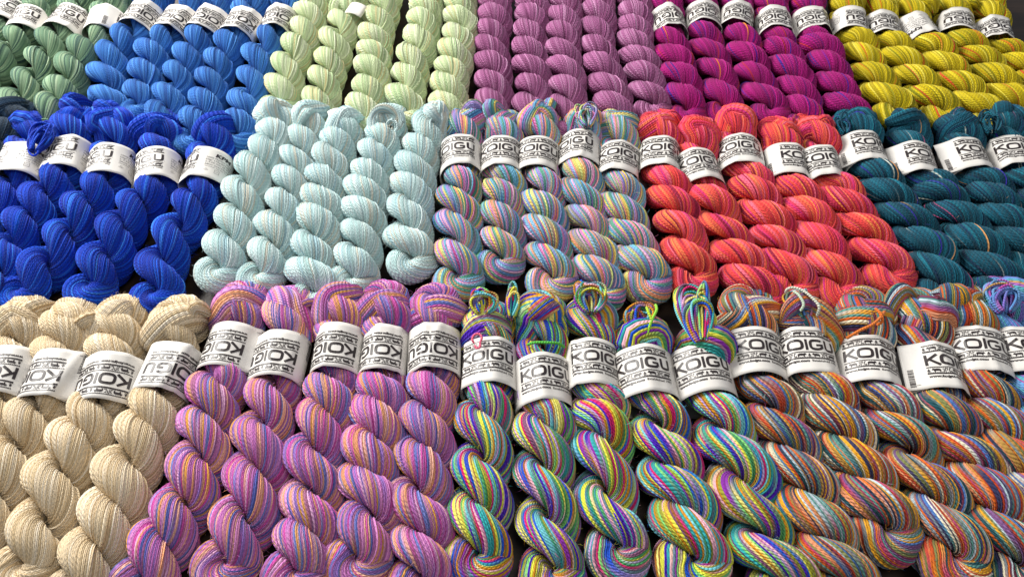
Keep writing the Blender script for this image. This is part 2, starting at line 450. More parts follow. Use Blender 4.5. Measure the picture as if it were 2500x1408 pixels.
def band(parent, loc, ctr, up, R, rot, flip, rng, flap=False, tilt=0.0):
    """paper band round the skein: ctr (3) cm, up (2) unit direction towards the head"""
    a = math.radians(tilt)
    u = np.array([up[0] * math.cos(a) - up[1] * math.sin(a), up[0] * math.sin(a) + up[1] * math.cos(a), 0])
    r = np.array([u[1], -u[0], 0])
    sg = -1.0 if flip else 1.0
    Lp = 2 * math.pi * R + 1.7
    s = np.arange(0, Lp + .25, .25); s[-1] = Lp
    sc = X0 + LOGO_W / 2
    th = math.pi / 2 + sg * math.radians(rot) - (s - sc) / R
    cr = rng.uniform(0, 6.28, 3)
    lobe = 1 + .018 * np.cos(2 * th + cr[0]) + .014 * np.cos(3 * th + cr[1]) + .008 * np.cos(5 * th + cr[2])
    # flat facets where the paper was creased
    creases = [(q, rng.uniform(.03, .085), rng.uniform(.16, .4), rng.uniform(-.12, .12)) for q in rng.uniform(.2, math.pi - .2, rng.integers(1, 4))]
    dent = (rng.uniform(.3, 2.8), rng.uniform(-1.5, 1.5))
    rad = R * lobe + .10 * (1 - s / Lp)
    cx, cz = rad * np.cos(th) * 1.0, rad * np.sin(th) * .98
    if flap:     # the outer end stands away from the skein
        k = 7
        for i in range(k - 1, -1, -1):
            tx, tz = cx[k] - cx[k + 1], cz[k] - cz[k + 1]
            l = math.hypot(tx, tz); f = s[k] - s[i]
            cx[i] = cx[k] + tx / l * f - 0.0 * f; cz[i] = cz[k] + tz / l * f + .06 * f * f
    nx, nz = np.gradient(cz), -np.gradient(cx)
    l = np.hypot(nx, nz); nx, nz = -nx / l, -nz / l
    flipn = np.sign((nx * cx + nz * cz).mean()); nx, nz = nx * flipn, nz * flipn
    cone = rng.uniform(-.02, .02)
    def place(sv, yv, dz):
        X = np.interp(sv, s, cx) + dz * np.interp(sv, s, nx); Z = np.interp(sv, s, cz) + dz * np.interp(sv, s, nz)
        yy = yv - BAND_H / 2
        k = 1 + cone * yy / BAND_H * 2
        tv = np.interp(sv, s, th)
        for q, am, wd, sl_ in creases:
            k = k + am * np.maximum(0, 1 - np.abs(np.angle(np.exp(1j * (tv - q - sl_ * yy)))) / wd)
        k = k - .035 * np.exp(-((np.angle(np.exp(1j * (tv - dent[0]))) / .3) ** 2 + ((yy - dent[1]) / 1.0) ** 2))
        return ctr[None] - np.asarray(loc)[None] + (sg * X * k)[:, None] * r[None] + (sg * yy)[:, None] * u[None] + (Z * k)[:, None] * np.array([[0, 0, 1.0]])
    rows = np.linspace(0, BAND_H, 13)
    V = np.vstack([place(s, np.full_like(s, y), 0.0) for y in rows]); n = len(s)
    i = np.arange(12)[:, None]; c = np.arange(n - 1)[None]
    F = np.stack([i * n + c, i * n + c + 1, (i + 1) * n + c + 1, (i + 1) * n + c], -1).reshape(-1, 4)
    o = mesh_obj('paper_band', V, F, PAPER, parent)
    so = o.modifiers.new('thickness', 'SOLIDIFY'); so.thickness = .0003; so.offset = 0
    V2 = place(PV[:, 0], PV[:, 1], .042 + PV[:, 2])
    mesh_obj('printing', V2, PF, INK, o, smooth=False)
    return o

# ---------------------------------------------------------------- a skein
def tag(o, label, cat, group=None):
    o['label'] = label; o['category'] = cat
    if group: o['group'] = group

SKN = 0
def skein(color, label, head, lobes, band_at=None, rot=0, flip=False, flap=False, tilt=0, sc=1.0, N=36, k=4, ds=.24,
          group='', dome=1, loops=None, ties=None, tag_at=None, bun=None, folds=None, twk=1.3, band_k=1.0, end=True, lift=0.0, fuzz=900, name='yarn_skein', ext=0):
    global SKN
    SKN += 1
    rng = np.random.default_rng(1000 + SKN * 7)
    a = 1.37 * sc; r = 1.20 * sc
    z0 = a * .93 + r + .05 + lift
    zl = z0 + .9 * a
    L = [ray_to(x, y, zl) for x, y in lobes]
    sp = np.mean([np.linalg.norm(L[i + 1] - L[i]) for i in range(len(L) - 1)]) if len(L) > 1 else 3.5
    for _ in range(ext):
        L.append(L[-1] + (L[-1] - L[-2]) / np.linalg.norm(L[-1] - L[-2]) * sp)
    hd = ray_to(*head, z0 + .4)
    pts = []
    if band_at is not None: bc = ray_to(*band_at, z0 + 1.6); mid = bc
    else: mid = L[0]
    v = mid - hd; v /= np.linalg.norm(v)
    he = hd + v * (r * 1.0 + .3 * a)
    pts = [he] + ([bc] if band_at is not None and np.linalg.norm(bc - he) > 1 else []) + L
    d = L[-1] - (L[-2] if len(L) > 1 else mid); d /= np.linalg.norm(d)
    pts.append(L[-1] + d * sp * .45)
    A = np.array(pts)
    cum = np.r_[0, np.cumsum(np.linalg.norm(np.diff(A, axis=0), axis=1))]
    ax = smooth_curve(np.c_[A, cum], 160)
    sl = np.interp([c for c in cum], ax[:, 2], np.r_[0, np.cumsum(np.linalg.norm(np.diff(ax[:, :2], axis=0), axis=1))])
    axs = np.r_[0, np.cumsum(np.linalg.norm(np.diff(ax[:, :2], axis=0), axis=1))]
    S = axs[-1]
    nl = len(L); s_l = sl[-1 - nl:-1]
    D = s_l[0]; mh = -(max(0, round(D / min(sp, 4.0) - .5)) + .5)
    ks = np.r_[0, s_l, S]; km = np.r_[mh, np.arange(nl), nl - .5]
    s = np.arange(0, S, .2); s = np.r_[s, S]
    m = np.interp(s, ks, km)
    kk = np.hanning(9); kk /= kk.sum()
    mp = np.r_[2 * m[0] - m[4:0:-1], m, 2 * m[-1] - m[-2:-6:-1]]; m = np.convolve(mp, kk, 'valid')
    m[0], m[-1] = mh, nl - .5
    ph = math.pi / 2 - math.pi * m
    cx = np.interp(s, axs, ax[:, 0]); cy = np.interp(s, axs, ax[:, 1])
    tx, ty = np.gradient(cx), np.gradient(cy); q = np.hypot(tx, ty); tx /= q; ty /= q   # down the skein
    rx, ry = -ty, tx           # sideways, towards the right when the skein comes towards the viewer
    sq = np.ones_like(s); sb = None
    if band_at is not None:
        sb = axs[np.argmin(np.hypot(ax[:, 0] - bc[0], ax[:, 1] - bc[1]))]
        sq = 1 - .18 * np.clip(1.25 - abs(s - sb) / 2.7, 0, 1) ** .5
        sq = np.where(abs(s - sb) < 2.3, .82 * band_k, sq)
    aa = a * sq
    sag = np.zeros_like(s)
    lob = 1 + .035 * np.sin(m * 2.1 + SKN) + smooth_rows(rng, len(s), 1, 3.0, .2)[:, 0] * .06
    wl = smooth_rows(rng, len(s), 2, 3.5, .2)
    cx = cx + wl[:, 0] * .2 * rx; cy = cy + wl[:, 0] * .2 * ry
    def strand(sgn):
        X = cx + sgn * aa * 1.02 * np.cos(ph) * rx; Y = cy + sgn * aa * 1.02 * np.cos(ph) * ry
        Z = z0 * np.ones_like(s) + sgn * aa * .93 * np.sin(ph) - (1 - sq) * 1.2
        return np.stack([X, Y, Z], 1)
    P1, P2 = strand(1), strand(-1)
    def turn(P, Q, tan, stretch):
        c = (P + Q) / 2; e = P - c; g = np.array([tan[0], tan[1], 0]) * np.linalg.norm(e) * stretch
        t = np.linspace(0, math.pi, 14)[1:-1, None]
        return c + np.cos(t) * e + np.sin(t) * g
    bot = turn(P1[-1], P2[-1], (tx[-1], ty[-1]), 1.1)
    top = turn(P2[0], P1[0], (-tx[0], -ty[0]), 1.0)
    rr = r * sq * lob
    C = np.vstack([P1, bot, P2[::-1], top]); Rr = np.r_[rr, np.full(len(bot), r * 1.03), rr[::-1], np.full(len(top), r * .95)]
    # begin the loop where the strand lies underneath
    mid_i = int(len(s) * .45); cand = range(mid_i, len(s) - 2)
    st = min(cand, key=lambda i: P1[i, 2] + .02 * (i - mid_i) / 10)
    C = np.roll(C, -st, axis=0); Rr = np.roll(Rr, -st); C = np.vstack([C, C[:1]]); Rr = np.r_[Rr, Rr[:1]]
    Q, R2, _ = resample(C, ds, Rr)
    kk = np.hanning(7); kk /= kk.sum()
    Qp = np.vstack([Q[-4:-1], Q, Q[1:4]]); Q = np.stack([np.convolve(Qp[:, i], kk, 'valid') for i in range(3)], 1)
    ph0 = (np.pi / np.median(np.diff(s_l))) if nl > 1 else .9
    c_ = 1 / ph0; h2 = a * a + c_ * c_
    # yarns inside the strand counter-rotate so that they run nearly along the skein
    dsdz = math.sqrt(1 + a * a * ph0 * ph0)
    want = -twk * ph0
    pt = ph0 - c_ / h2 * dsdz
    tw = TWS * (want - pt) / dsdz
    org = np.array([hd[0], hd[1], 0.0])
    V, F, uv = bundle(Q - org[None], R2, N, k, tw, rng, ds)
    root = bpy.data.objects.new(name, None); COL.objects.link(root); root.location = org * CM
    root.empty_display_size = .01
    tag(root, label, 'yarn skein', group)
    mat = ymat(color)
    mesh_obj('twisted_hank', V, F, mat, root, uv)
    # head: the end of the hank tucked through itself
    hc = np.array([cx[0], cy[0], z0]) - org; X3 = np.array([rx[0], ry[0], 0]); U3 = np.array([-tx[0], -ty[0], 0]); Z3 = np.array([0, 0, 1.0])
    def loc(p, k=1.0): return hc + (X3 * p[0] + U3 * p[1] + Z3 * p[2]) * sc * k
    if dome:
        g = 1 if rng.random() < .6 else -1
        j = rng.normal(size=(7, 3)) * np.array([.28, .2, .14])
        if dome == 1:
            pts = [(-1.35 * g, -3.2, -.9), (-1.05 * g, -1.9, .45), (-.55 * g, -1.0, 1.1), (.3 * g, -.75, 1.15), (.95 * g, -1.2, .75), (1.25 * g, -2.1, -.1), (1.2 * g, -3.1, -.9)]
            rad = [.9, 1.3, 1.55, 1.6, 1.5, 1.2, .8]
        elif dome == 2:
            pts = [(-1.6 * g, -3.2, -.6), (-1.1 * g, -1.9, .5), (-.35 * g, -.8, 1.05), (.55 * g, .1, .95), (1.25 * g, .7, .5)]
            rad = [1.0, 1.35, 1.5, 1.15, .35]
        elif dome == 4:
            pts = [(-2.2, -2.1, -.9), (-1.45, -1.75, .3), (-.2, -1.25, .85), (1.15, -.8, .4), (2.0, -.5, -.8)]
            rad = [.8, 1.45, 1.72, 1.45, .6]
        else:
            pts = [(-1.9 * g, -.3, -.3), (-1.3 * g, .6, .9), (-.1 * g, .9, 1.3), (1.1 * g, .4, 1.2), (1.1 * g, -1.0, 1.25), (.2 * g, -2.3, .9), (-.4 * g, -3.3, .2)]
            rad = [.7, 1.0, 1.1, 1.1, 1.1, 1.1, .8]
        if band_at is not None:
            avail = max(1.2, sb - BAND_H / 2 + .25) / sc; lo = min(p[1] for p in pts)
            if -lo > avail: pts = [(p[0], p[1] * avail / -lo if p[1] < 0 else p[1], p[2]) for p in pts]
        cv = smooth_curve(np.array([np.r_[loc(np.array(p) + jj), rd * sc] for p, jj, rd in zip(pts, j, rad)]), 90)
        P, rd, _ = resample(cv[:, :3], ds, cv[:, 3])
        V, F, uv = bundle(P, rd, int(N * .95), k, rng.uniform(.10, .34) * g * rng.choice([-1, 1]), rng, ds)
        mesh_obj('top_loop', V, F, mat, root, uv)
    for spec in (loops or []):
        px, py, wpx, hpx, n, zc = spec
        c = ray_to(px, py, zc); e = ray_to(px + wpx / 2, py, zc); f = ray_to(px, py - hpx / 2, zc)
        rw = np.linalg.norm(e - c); rh = np.linalg.norm(f - c)
        cs = []
        dr = rng.normal(size=6) * .2
        n = int(n * 1.5)
        for q in range(n):
            p = q / max(1, n - 1)
            ww = rw * (.25 + .75 * abs(math.sin(2.4 * p + dr[0] * 3)) ) * rng.uniform(.85, 1.1)
            hh = rh * (.60 + .40 * math.cos(3.1 * p + dr[1] * 4) ** 2) * rng.uniform(.92, 1.03)
            t = np.linspace(.02, .98, 30); sn = np.sin(np.pi * t)
            wob = rng.normal(size=4) * .15
            lean = (p - .5) * rw * .9 + dr[2] * rw
            y = -rh + 2 * hh * sn ** .85
            x = -ww * np.cos(np.pi * t) * sn ** .55 + lean * (y + rh) / (2 * rh) + wob[0] * np.sin(6 * t) + wob[1] * np.sin(11 * t) * .6
            z = zc - 1.1 + 1.5 * sn * (.5 + .5 * rng.random()) + .5 * (p - .5) + .22 * np.sin(9 * t + wob[2] * 30) - .9 * (y + rh) / (2 * rh)
            cs.append(np.stack([c[0] + x - org[0], c[1] + y - org[1], z], 1))
        V, F, uv = tubes(cs, r=.105)
        mesh_obj('loose_loops', V, F, mat, root, uv)
    for spec in (folds or []):
        px, py, nf, rb, zc = spec
        c = np.r_[ray_to(px, py, zc), zc] - org
        for q in range(nf):
            an = rng.uniform(0, 2 * math.pi) if nf > 1 else .6
            dv = np.array([math.cos(an), math.sin(an), 0]); pv = np.array([-dv[1], dv[0], 0]); L_ = rb * rng.uniform(1.5, 2.2)
            off = rng.normal(size=3) * rb * .35
            bend = rng.uniform(.4, 1.0) * rb * rng.choice([-1, 1])
            pp = [c + off + dv * L_ * u + pv * bend * (1 - u * u * 1.4) + Z3 * rb * (.9 - 1.7 * abs(u) ** 1.6) for u in (-1.05, -.6, 0, .6, 1.05)]
            rd0 = rb * rng.uniform(.85, 1.15)
            cv = smooth_curve(np.array([np.r_[p_, rd0 * w_] for p_, w_ in zip(pp, (.45, .8, 1, .85, .4))]), 60)
            P, rd, _ = resample(cv[:, :3], ds, cv[:, 3])
            if len(P) < 6: continue
            V, F, uv = bundle(P, rd, max(12, int(N * rd0 / r)), k, rng.uniform(-.3, .3), rng, ds)
            mesh_obj('folded_end', V, F, mat, root, uv)
    if bun:
        px, py, rpx, rb, zc = bun
        c = ray_to(px, py, zc); e = ray_to(px + rpx, py, zc); R0 = np.linalg.norm(e - c)
        t = np.linspace(0, 2 * math.pi, 40); tl = rng.uniform(-.4, .4)
        cur = np.stack([c[0] + R0 * np.cos(t) - org[0], c[1] + R0 * 1.0 * np.sin(t) - org[1], zc + .7 * np.sin(t + tl) + .0 * t], 1)
        P, s_ = resample(cur, ds); rd = rb * (1 + .18 * np.sin(np.linspace(0, 6.28, len(P)) * 2 + tl * 5))
        V, F, uv = bundle(P, rd, 26, k, .5, rng, ds)
        mesh_obj('tucked_bun', V, F, mat, root, uv)
    for spec in (ties or []):
        hexc, rt, P3 = spec[:3]
        P3 = [np.r_[ray_to(x, y, z), z] - org for x, y, z in P3]
        V, F, uv = tubes([smooth_curve(P3, 50)], r=rt, ds=.1)
        kx = 'tie_' + hexc
        if kx not in MATS: MATS[kx] = yarn_mat('tie_wool', [(hexc, 1)], cell=6, val=.05)
        to = mesh_obj('yarn_tie', V, F, MATS[kx], root, uv)
        if len(spec) > 3: to['label'] = spec[3]
    if tag_at:
        x, y, w_, h_, z, an = tag_at
        c = ray_to(x, y, z); ca, sa = math.cos(math.radians(an)), math.sin(math.radians(an))
        g_ = [(u, v) for v in np.linspace(-.5, .5, 5) for u in np.linspace(-.5, .5, 7)]
        V = [(c[0] + (u * w_) * ca - (v * h_) * sa - org[0], c[1] + (u * w_) * sa + (v * h_) * ca - org[1], z - .5 * u * u * w_ + .5 * v) for u, v in g_]
        F = [(r_ * 7 + q, r_ * 7 + q + 1, r_ * 7 + q + 8, r_ * 7 + q + 7) for r_ in range(4) for q in range(6)]
        to = mesh_obj('paper_tag', V, F, PAPER, root); so = to.modifiers.new('thickness', 'SOLIDIFY'); so.thickness = .0004
    # woollen fuzz standing off the surface
    if fuzz:
        Tf, Af, Bf = frames(Q); nh = fuzz
        ii = rng.integers(4, len(Q) - 4, nh); be = rng.uniform(0, 2 * math.pi, nh)
        nrm = np.cos(be)[:, None] * Af[ii] + np.sin(be)[:, None] * Bf[ii]
        p0 = Q[ii] - org + nrm * (R2[ii] + .02)[:, None]
        side = np.cross(nrm, Tf[ii]) * rng.normal(size=(nh, 1)) + Tf[ii] * rng.normal(size=(nh, 1)) + rng.normal(size=(nh, 3)) * .4
        side /= np.linalg.norm(side, axis=1)[:, None]
        ln = rng.uniform(.15, .55, nh)[:, None]
        p1 = p0 + nrm * ln * .45 + side * ln * .4; p2 = p0 + nrm * ln * .55 + side * ln
        wv = np.cross(nrm, side); wv /= np.linalg.norm(wv, axis=1)[:, None] + 1e-9
        h_ = .011
        V = np.stack([p0 + wv * h_, p0 - wv * h_, p0 + nrm * h_, p1 + wv * h_, p1 - wv * h_, p1 + nrm * h_, p2 + wv * .001, p2 - wv * .001, p2 + nrm * .001], 1).reshape(-1, 3)
        b_ = (np.arange(nh) * 9)[:, None, None]
        F = (np.array([[0, 1, 4, 3], [1, 2, 5, 4], [2, 0, 3, 5], [3, 4, 7, 6], [4, 5, 8, 7], [5, 3, 6, 8]])[None] + b_).reshape(-1, 4)
        fu = np.repeat(rng.integers(0, N, nh), 6) + .5
        uv = np.zeros((len(F), 4, 2)); uv[..., 0] = fu[:, None]; uv[..., 1] = (np.repeat(ii, 6) * ds)[:, None]
        fo = mesh_obj('wool_fuzz', V, F, mat, root, uv); fo['kind'] = 'stuff'
    # a few strands that strayed from their place on the twist
    cs = []
    nstray = 4
    Tq, Aq, Bq = frames(Q)
    for q in range(nstray):
        i0 = rng.integers(5, len(Q) - 40); ln = rng.integers(16, 32)
        ii = np.arange(i0, min(i0 + ln, len(Q) - 1)); b0 = rng.uniform(0, 6.28)
        be = b0 + tw * ii * ds + np.linspace(0, rng.uniform(-.5, .5), len(ii))
        h = R2[ii] + .03 + .07 * np.sin(np.linspace(0, math.pi, len(ii))) - .14 * (np.cos(np.linspace(0, 2 * math.pi, len(ii))) * .5 + .5)
        if band_at is not None and (np.linalg.norm(Q[ii, :2] - bc, axis=1) < 4.2).any(): continue
        cs.append(Q[ii] - org + h[:, None] * (np.cos(be)[:, None] * Aq[ii] + np.sin(be)[:, None] * Bq[ii]))
    for c_1 in cs:
        V, F, uv = tubes([c_1], r=.11 * 36 / N)
        mesh_obj('stray_yarn', V, F, mat, root, uv)
    if band_at is not None:
        up = -(np.array([np.interp(sb, s, tx), np.interp(sb, s, ty)]))
        bcc = np.array([np.interp(sb, s, cx), np.interp(sb, s, cy), z0 - .10 * sc - .05])
        band(root, org, bcc, up, (a + r) * .915 * band_k, rot, flip, rng, flap, tilt)
    return root, org
TWK, TWS = .62, -1.0

# ---------------------------------------------------------------- the table
import bmesh
bm = bmesh.new()
bmesh.ops.create_cube(bm, size=1.0)
for v in bm.verts:
    v.co.x *= 3.2; v.co.y = v.co.y * 2.6 + .9; v.co.z = v.co.z * .04 - .02
bmesh.ops.bevel(bm, geom=bm.edges[:], offset=.004, segments=2, affect='EDGES')
me = bpy.data.meshes.new('table_top'); bm.to_mesh(me); bm.free(); me.materials.append(WOOD)
table = bpy.data.objects.new('table_top', me); COL.objects.link(table); table['kind'] = 'structure'
table['label'] = 'dark walnut table under the skeins'

TOP = dict(fuzz=0, sc=.95, k=4, ds=.30, N=40)
MID = dict(sc=.99, k=4, ds=.24, N=46)
BOT = dict(sc=1.01, k=4, ds=.19, N=48)
def row(common, color, group, items):
    for it in items:
        kw = dict(common); kw.update(it)
        lab = kw.pop('label')
        skein(color, lab, group=group, **kw)

# --- back row
row(dict(TOP, flip=False), 'sage', 'sage green skeins', [
 dict(label='sage green skein cut by the photo edge, leftmost in the back row', head=(40,-60), band_at=(2,20), lobes=[(-60,90),(-90,130),(-130,180),(-180,230)], rot=-60, tilt=2),
 dict(label='sage green skein with upright lettered band, second from left in the back row', head=(125,-45), band_at=(56,42), lobes=[(32,82),(-2,125),(-40,170),(-85,220)], rot=12, tilt=3),
 dict(label='sage green skein with half hidden lettering, between a lettered and a blank band', head=(215,-40), band_at=(153,38), lobes=[(120,92),(90,140),(56,195),(20,245)], rot=-8, tilt=-6),
 dict(label='sage green skein whose band shows its blank side and barcode', head=(305,-35), band_at=(236,42), lobes=[(201,116),(167,160),(152,212),(112,258)], rot=-128, tilt=6),
])
row(dict(TOP, flip=True), 'sky', 'sky blue skeins', [
 dict(label='sky blue skein next to the sage green bunch, upside-down band turned outward', head=(390,-30), band_at=(332,30), lobes=[(298,88),(268,128),(254,180),(256,232)], rot=-28, tilt=-2),
 dict(label='sky blue skein with the smallest visible band, second from the green bunch', head=(480,-30), band_at=(421,42), lobes=[(392,85),(362,122),(350,172),(333,222)], rot=-10, tilt=-6),
 dict(label='sky blue skein in the middle of its bunch, upside-down band', head=(555,-30), band_at=(496,42), lobes=[(473,86),(453,132),(430,178),(413,232),(384,276)], rot=-22, tilt=-3),
 dict(label='sky blue skein with broad upside-down band, fourth in its bunch', head=(635,-30), band_at=(580,47), lobes=[(555,100),(535,147),(514,190),(500,245),(478,293)], rot=-4, tilt=-4),
 dict(label='sky blue skein beside the pale green bunch, upside-down band', head=(715,-30), band_at=(672,42), lobes=[(646,84),(628,135),(612,192),(590,250),(580,290)], rot=-14, tilt=3),
])
row(dict(TOP), 'mint', 'pale mint green skeins', [
 dict(label='pale mint skein beside the sky blue bunch, short thick lower end', head=(775,-50), lobes=[(757,28),(742,68),(722,110),(702,158),(688,214)]),
 dict(label='pale mint skein with a small paper tag near its head, second in its bunch', tag_at=(868,20,2.6,1.9,4.4,-25), head=(862,-10), lobes=[(836,48),(812,97),(800,143),(785,190),(773,243)], dome=2),
 dict(label='pale mint skein in the middle of its bunch', head=(950,-60), lobes=[(935,0),(924,42),(914,84),(908,121),(902,160),(900,212),(886,256)]),
 dict(label='pale mint skein with a wide gap beside it, fourth in its bunch', head=(1045,-40), lobes=[(1032,42),(1024,90),(1008,136),(994,183),(992,238)]),
 dict(label='pale mint skein touching the mauve bunch', head=(1125,-45), lobes=[(1118,38),(1112,82),(1104,122),(1103,162),(1096,208),(1090,252)]),
])
row(dict(TOP), 'mauve', 'mauve skeins', [
 dict(label='mauve skein touching the pale mint bunch', head=(1218,-50), lobes=[(1209,34),(1204,70),(1200,110),(1200,152),(1202,200),(1198,248)]),
 dict(label='mauve skein second from the pale mint bunch', head=(1300,-45), lobes=[(1297,34),(1293,74),(1292,116),(1298,158),(1304,206),(1300,262)]),
 dict(label='mauve skein in the middle of its bunch', head=(1380,-50), lobes=[(1382,0),(1380,40),(1374,78),(1376,122),(1385,162),(1392,212),(1378,262)]),
 dict(label='mauve skein with a thick lower lobe, fourth in its bunch', head=(1462,-55), lobes=[(1466,25),(1462,68),(1463,112),(1474,156),(1490,208),(1500,252)]),
 dict(label='mauve skein touching the magenta bunch, curling at its end', head=(1545,-55), lobes=[(1552,28),(1552,62),(1550,98),(1562,136),(1574,176),(1588,226)]),
])
row(dict(TOP, flip=True), 'magenta', 'magenta skeins', [
 dict(label='magenta skein touching the mauve bunch, band leaning over', head=(1622,-45), band_at=(1636,42), lobes=[(1638,92),(1645,136),(1658,180),(1680,235)], rot=-6, tilt=6),
 dict(label='magenta skein second from the mauve bunch, upside-down band', head=(1702,-55), band_at=(1720,30), lobes=[(1726,75),(1738,120),(1752,168),(1770,228)], rot=0, tilt=-2),
 dict(label='magenta skein in the middle of its bunch with an orange strand under its band', head=(1790,-55), band_at=(1807,32), lobes=[(1812,82),(1828,133),(1846,178),(1866,232)], rot=-14, tilt=-8),
 dict(label='magenta skein fourth in its bunch, full upside-down word on its band', head=(1868,-50), band_at=(1895,45), lobes=[(1899,80),(1914,115),(1938,165),(1952,216),(1966,262)], rot=8, flap=True),
 dict(label='magenta skein touching the chartreuse bunch', head=(1960,-45), band_at=(1987,45), lobes=[(1990,78),(2006,106),(2026,154),(2052,206),(2082,254)], rot=0, tilt=4),
])
row(dict(TOP, flip=True), 'chartreuse', 'chartreuse skeins', [
 dict(label='chartreuse skein touching the magenta bunch, blank side of its band showing', head=(2062,-40), folds=[(2090,10,2,.8,3.6)], band_at=(2079,46), lobes=[(2100,86),(2112,132),(2140,178),(2176,234)], rot=-42, tilt=-4),
 dict(label='chartreuse skein with a small low band, second from the magenta bunch', head=(2140,-35), folds=[(2170,18,2,.8,3.4)], band_at=(2161,56), lobes=[(2184,96),(2218,141),(2246,186),(2290,236)], rot=-6, tilt=-2),
 dict(label='chartreuse skein with three bold letters and small print on its band', head=(2222,-35), folds=[(2262,10,3,.7,3.6)], band_at=(2250,60), lobes=[(2283,106),(2315,153),(2356,202),(2402,254)], rot=-92, tilt=10),
 dict(label='chartreuse skein with a tilted band, fourth in its bunch', head=(2320,-40), folds=[(2370,14,2,.7,3.4)], band_at=(2342,48), lobes=[(2366,96),(2402,134),(2440,182),(2482,232)], rot=-10, tilt=-6),
 dict(label='chartreuse skein at the far corner, bare wood showing beyond it', head=(2412,-25), band_at=(2441,70), lobes=[(2466,112),(2504,152),(2546,200)], rot=0, tilt=-2),
])
# --- middle row
row(dict(MID), 'slate', 'dark slate skein', [
 dict(label='dark slate blue skein at the photo edge under the sage green skeins', head=(48,255), lobes=[(14,312),(-30,350),(-70,400),(-110,450)], dome=2, lift=.2),
])
row(dict(MID), 'cobalt', 'cobalt blue skeins', [
 dict(label='cobalt skein with messy looped head above its band', head=(72,285), band_at=(36,389), lobes=[(-10,465),(-45,530),(-90,600)], rot=80, loops=[(92,318,80,70,16,6.0)], ties=[('#0a3cc4', .11, [(88,330,5.6),(76,350,5.4),(70,368,5.0),(80,380,4.9),(92,374,5.0),(94,360,5.2)]),('#1450d0', .11, [(96,326,5.6),(84,344,5.6),(80,364,5.1)])]),
 dict(label='cobalt skein second from the left edge, last letters of its band showing', head=(190,272), folds=[(188,268,2,.8,3.2)], band_at=(147,374), lobes=[(118,424),(78,486),(44,542),(6,612),(-30,680)], rot=26, dome=2),
 dict(label='cobalt skein in the middle of its bunch, bold letters at its band edge', head=(290,275), folds=[(268,268,2,.75,3.2)], band_at=(252,392), lobes=[(222,446),(186,508),(138,582),(74,655)], rot=42, tilt=4),
 dict(label='cobalt skein with a crumpled band, fourth in its bunch', head=(395,278), dome=4, folds=[(388,308,1,.8,4.2)], band_at=(372,402), lobes=[(362,452),(324,500),(274,562),(234,646)], rot=34, tilt=2),
 dict(label='cobalt skein beside the pale aqua bunch, band turned to small print', head=(528,285), dome=4, band_at=(496,402), lobes=[(484,450),(453,497),(412,570),(386,662)], rot=72, tilt=-3),
])
row(dict(MID, dome=2), 'aqua', 'pale aqua skeins', [
 dict(label='pale aqua skein beside the cobalt bunch, lowest end swung sideways', head=(678,255), lobes=[(668,318),(640,362),(612,408),(586,472),(566,540),(540,608)], folds=[(672,278,3,.85,3.6),(644,300,1,.6,3.4)]),
 dict(label='pale aqua skein with a round puffed head, second in its bunch', head=(762,262), lobes=[(738,335),(723,385),(706,436),(689,492),(672,556),(648,622)], folds=[(752,286,3,.8,3.8)]),
 dict(label='pale aqua skein with a sliver of white paper at its head', tag_at=(824,284,1.9,2.4,4.2,20), head=(850,278), folds=[(852,292,1,.8,3.4)], lobes=[(828,340),(802,382),(792,430),(778,480),(772,536),(766,604),(760,668)]),
 dict(label='pale aqua skein with an open ring of yarn at its head', head=(945,265), lobes=[(932,328),(912,370),(902,418),(886,462),(884,512),(880,568),(866,634)], bun=(946,298,34,.5,4.3), folds=[(930,292,2,.6,4.0)], loops=[(948,300,60,44,10,4.8)]),
 dict(label='pale aqua skein beside the pastel multicolour bunch', head=(1065,265), lobes=[(1044,318),(1028,358),(1012,404),(1006,452),(990,516),(1000,588)], ext=0, folds=[(1062,282,3,.75,3.9)], loops=[(1050,285,40,30,6,4.6)]),
])
row(dict(MID, N=44, twk=1.1), 'pastel', 'pastel multicolour skeins', [
 dict(label='pastel multicolour skein touching the pale aqua bunch', head=(1142,270), dome=4, folds=[(1160,282,2,.8,3.4),(1115,290,1,.5,3.6)], band_at=(1125,372), lobes=[(1127,436),(1120,486),(1120,554),(1126,628)], rot=22, tilt=4),
 dict(label='pastel multicolour skein with a narrow waist, second in its bunch', head=(1228,282), folds=[(1215,290,2,.75,3.6)], band_at=(1222,374), lobes=[(1224,420),(1229,468),(1229,530),(1226,590)], rot=4, dome=2),
 dict(label='pastel multicolour skein in the middle of its bunch', head=(1322,270), folds=[(1326,278,2,.85,3.6)], band_at=(1318,375), lobes=[(1326,440),(1331,502),(1334,564),(1340,634)], rot=4, tilt=-3),
 dict(label='pastel multicolour skein with a curled purple and yellow loop at its head', head=(1426,272), band_at=(1418,358), lobes=[(1420,416),(1423,475),(1432,534),(1446,600),(1460,662)], rot=30, loops=[(1432,268,66,50,22,6.2)]),
 dict(label='pastel multicolour skein touching the coral bunch', head=(1510,278), dome=4, band_at=(1512,387), lobes=[(1518,444),(1530,510),(1549,572),(1574,636)], rot=-2, tilt=-4),
])
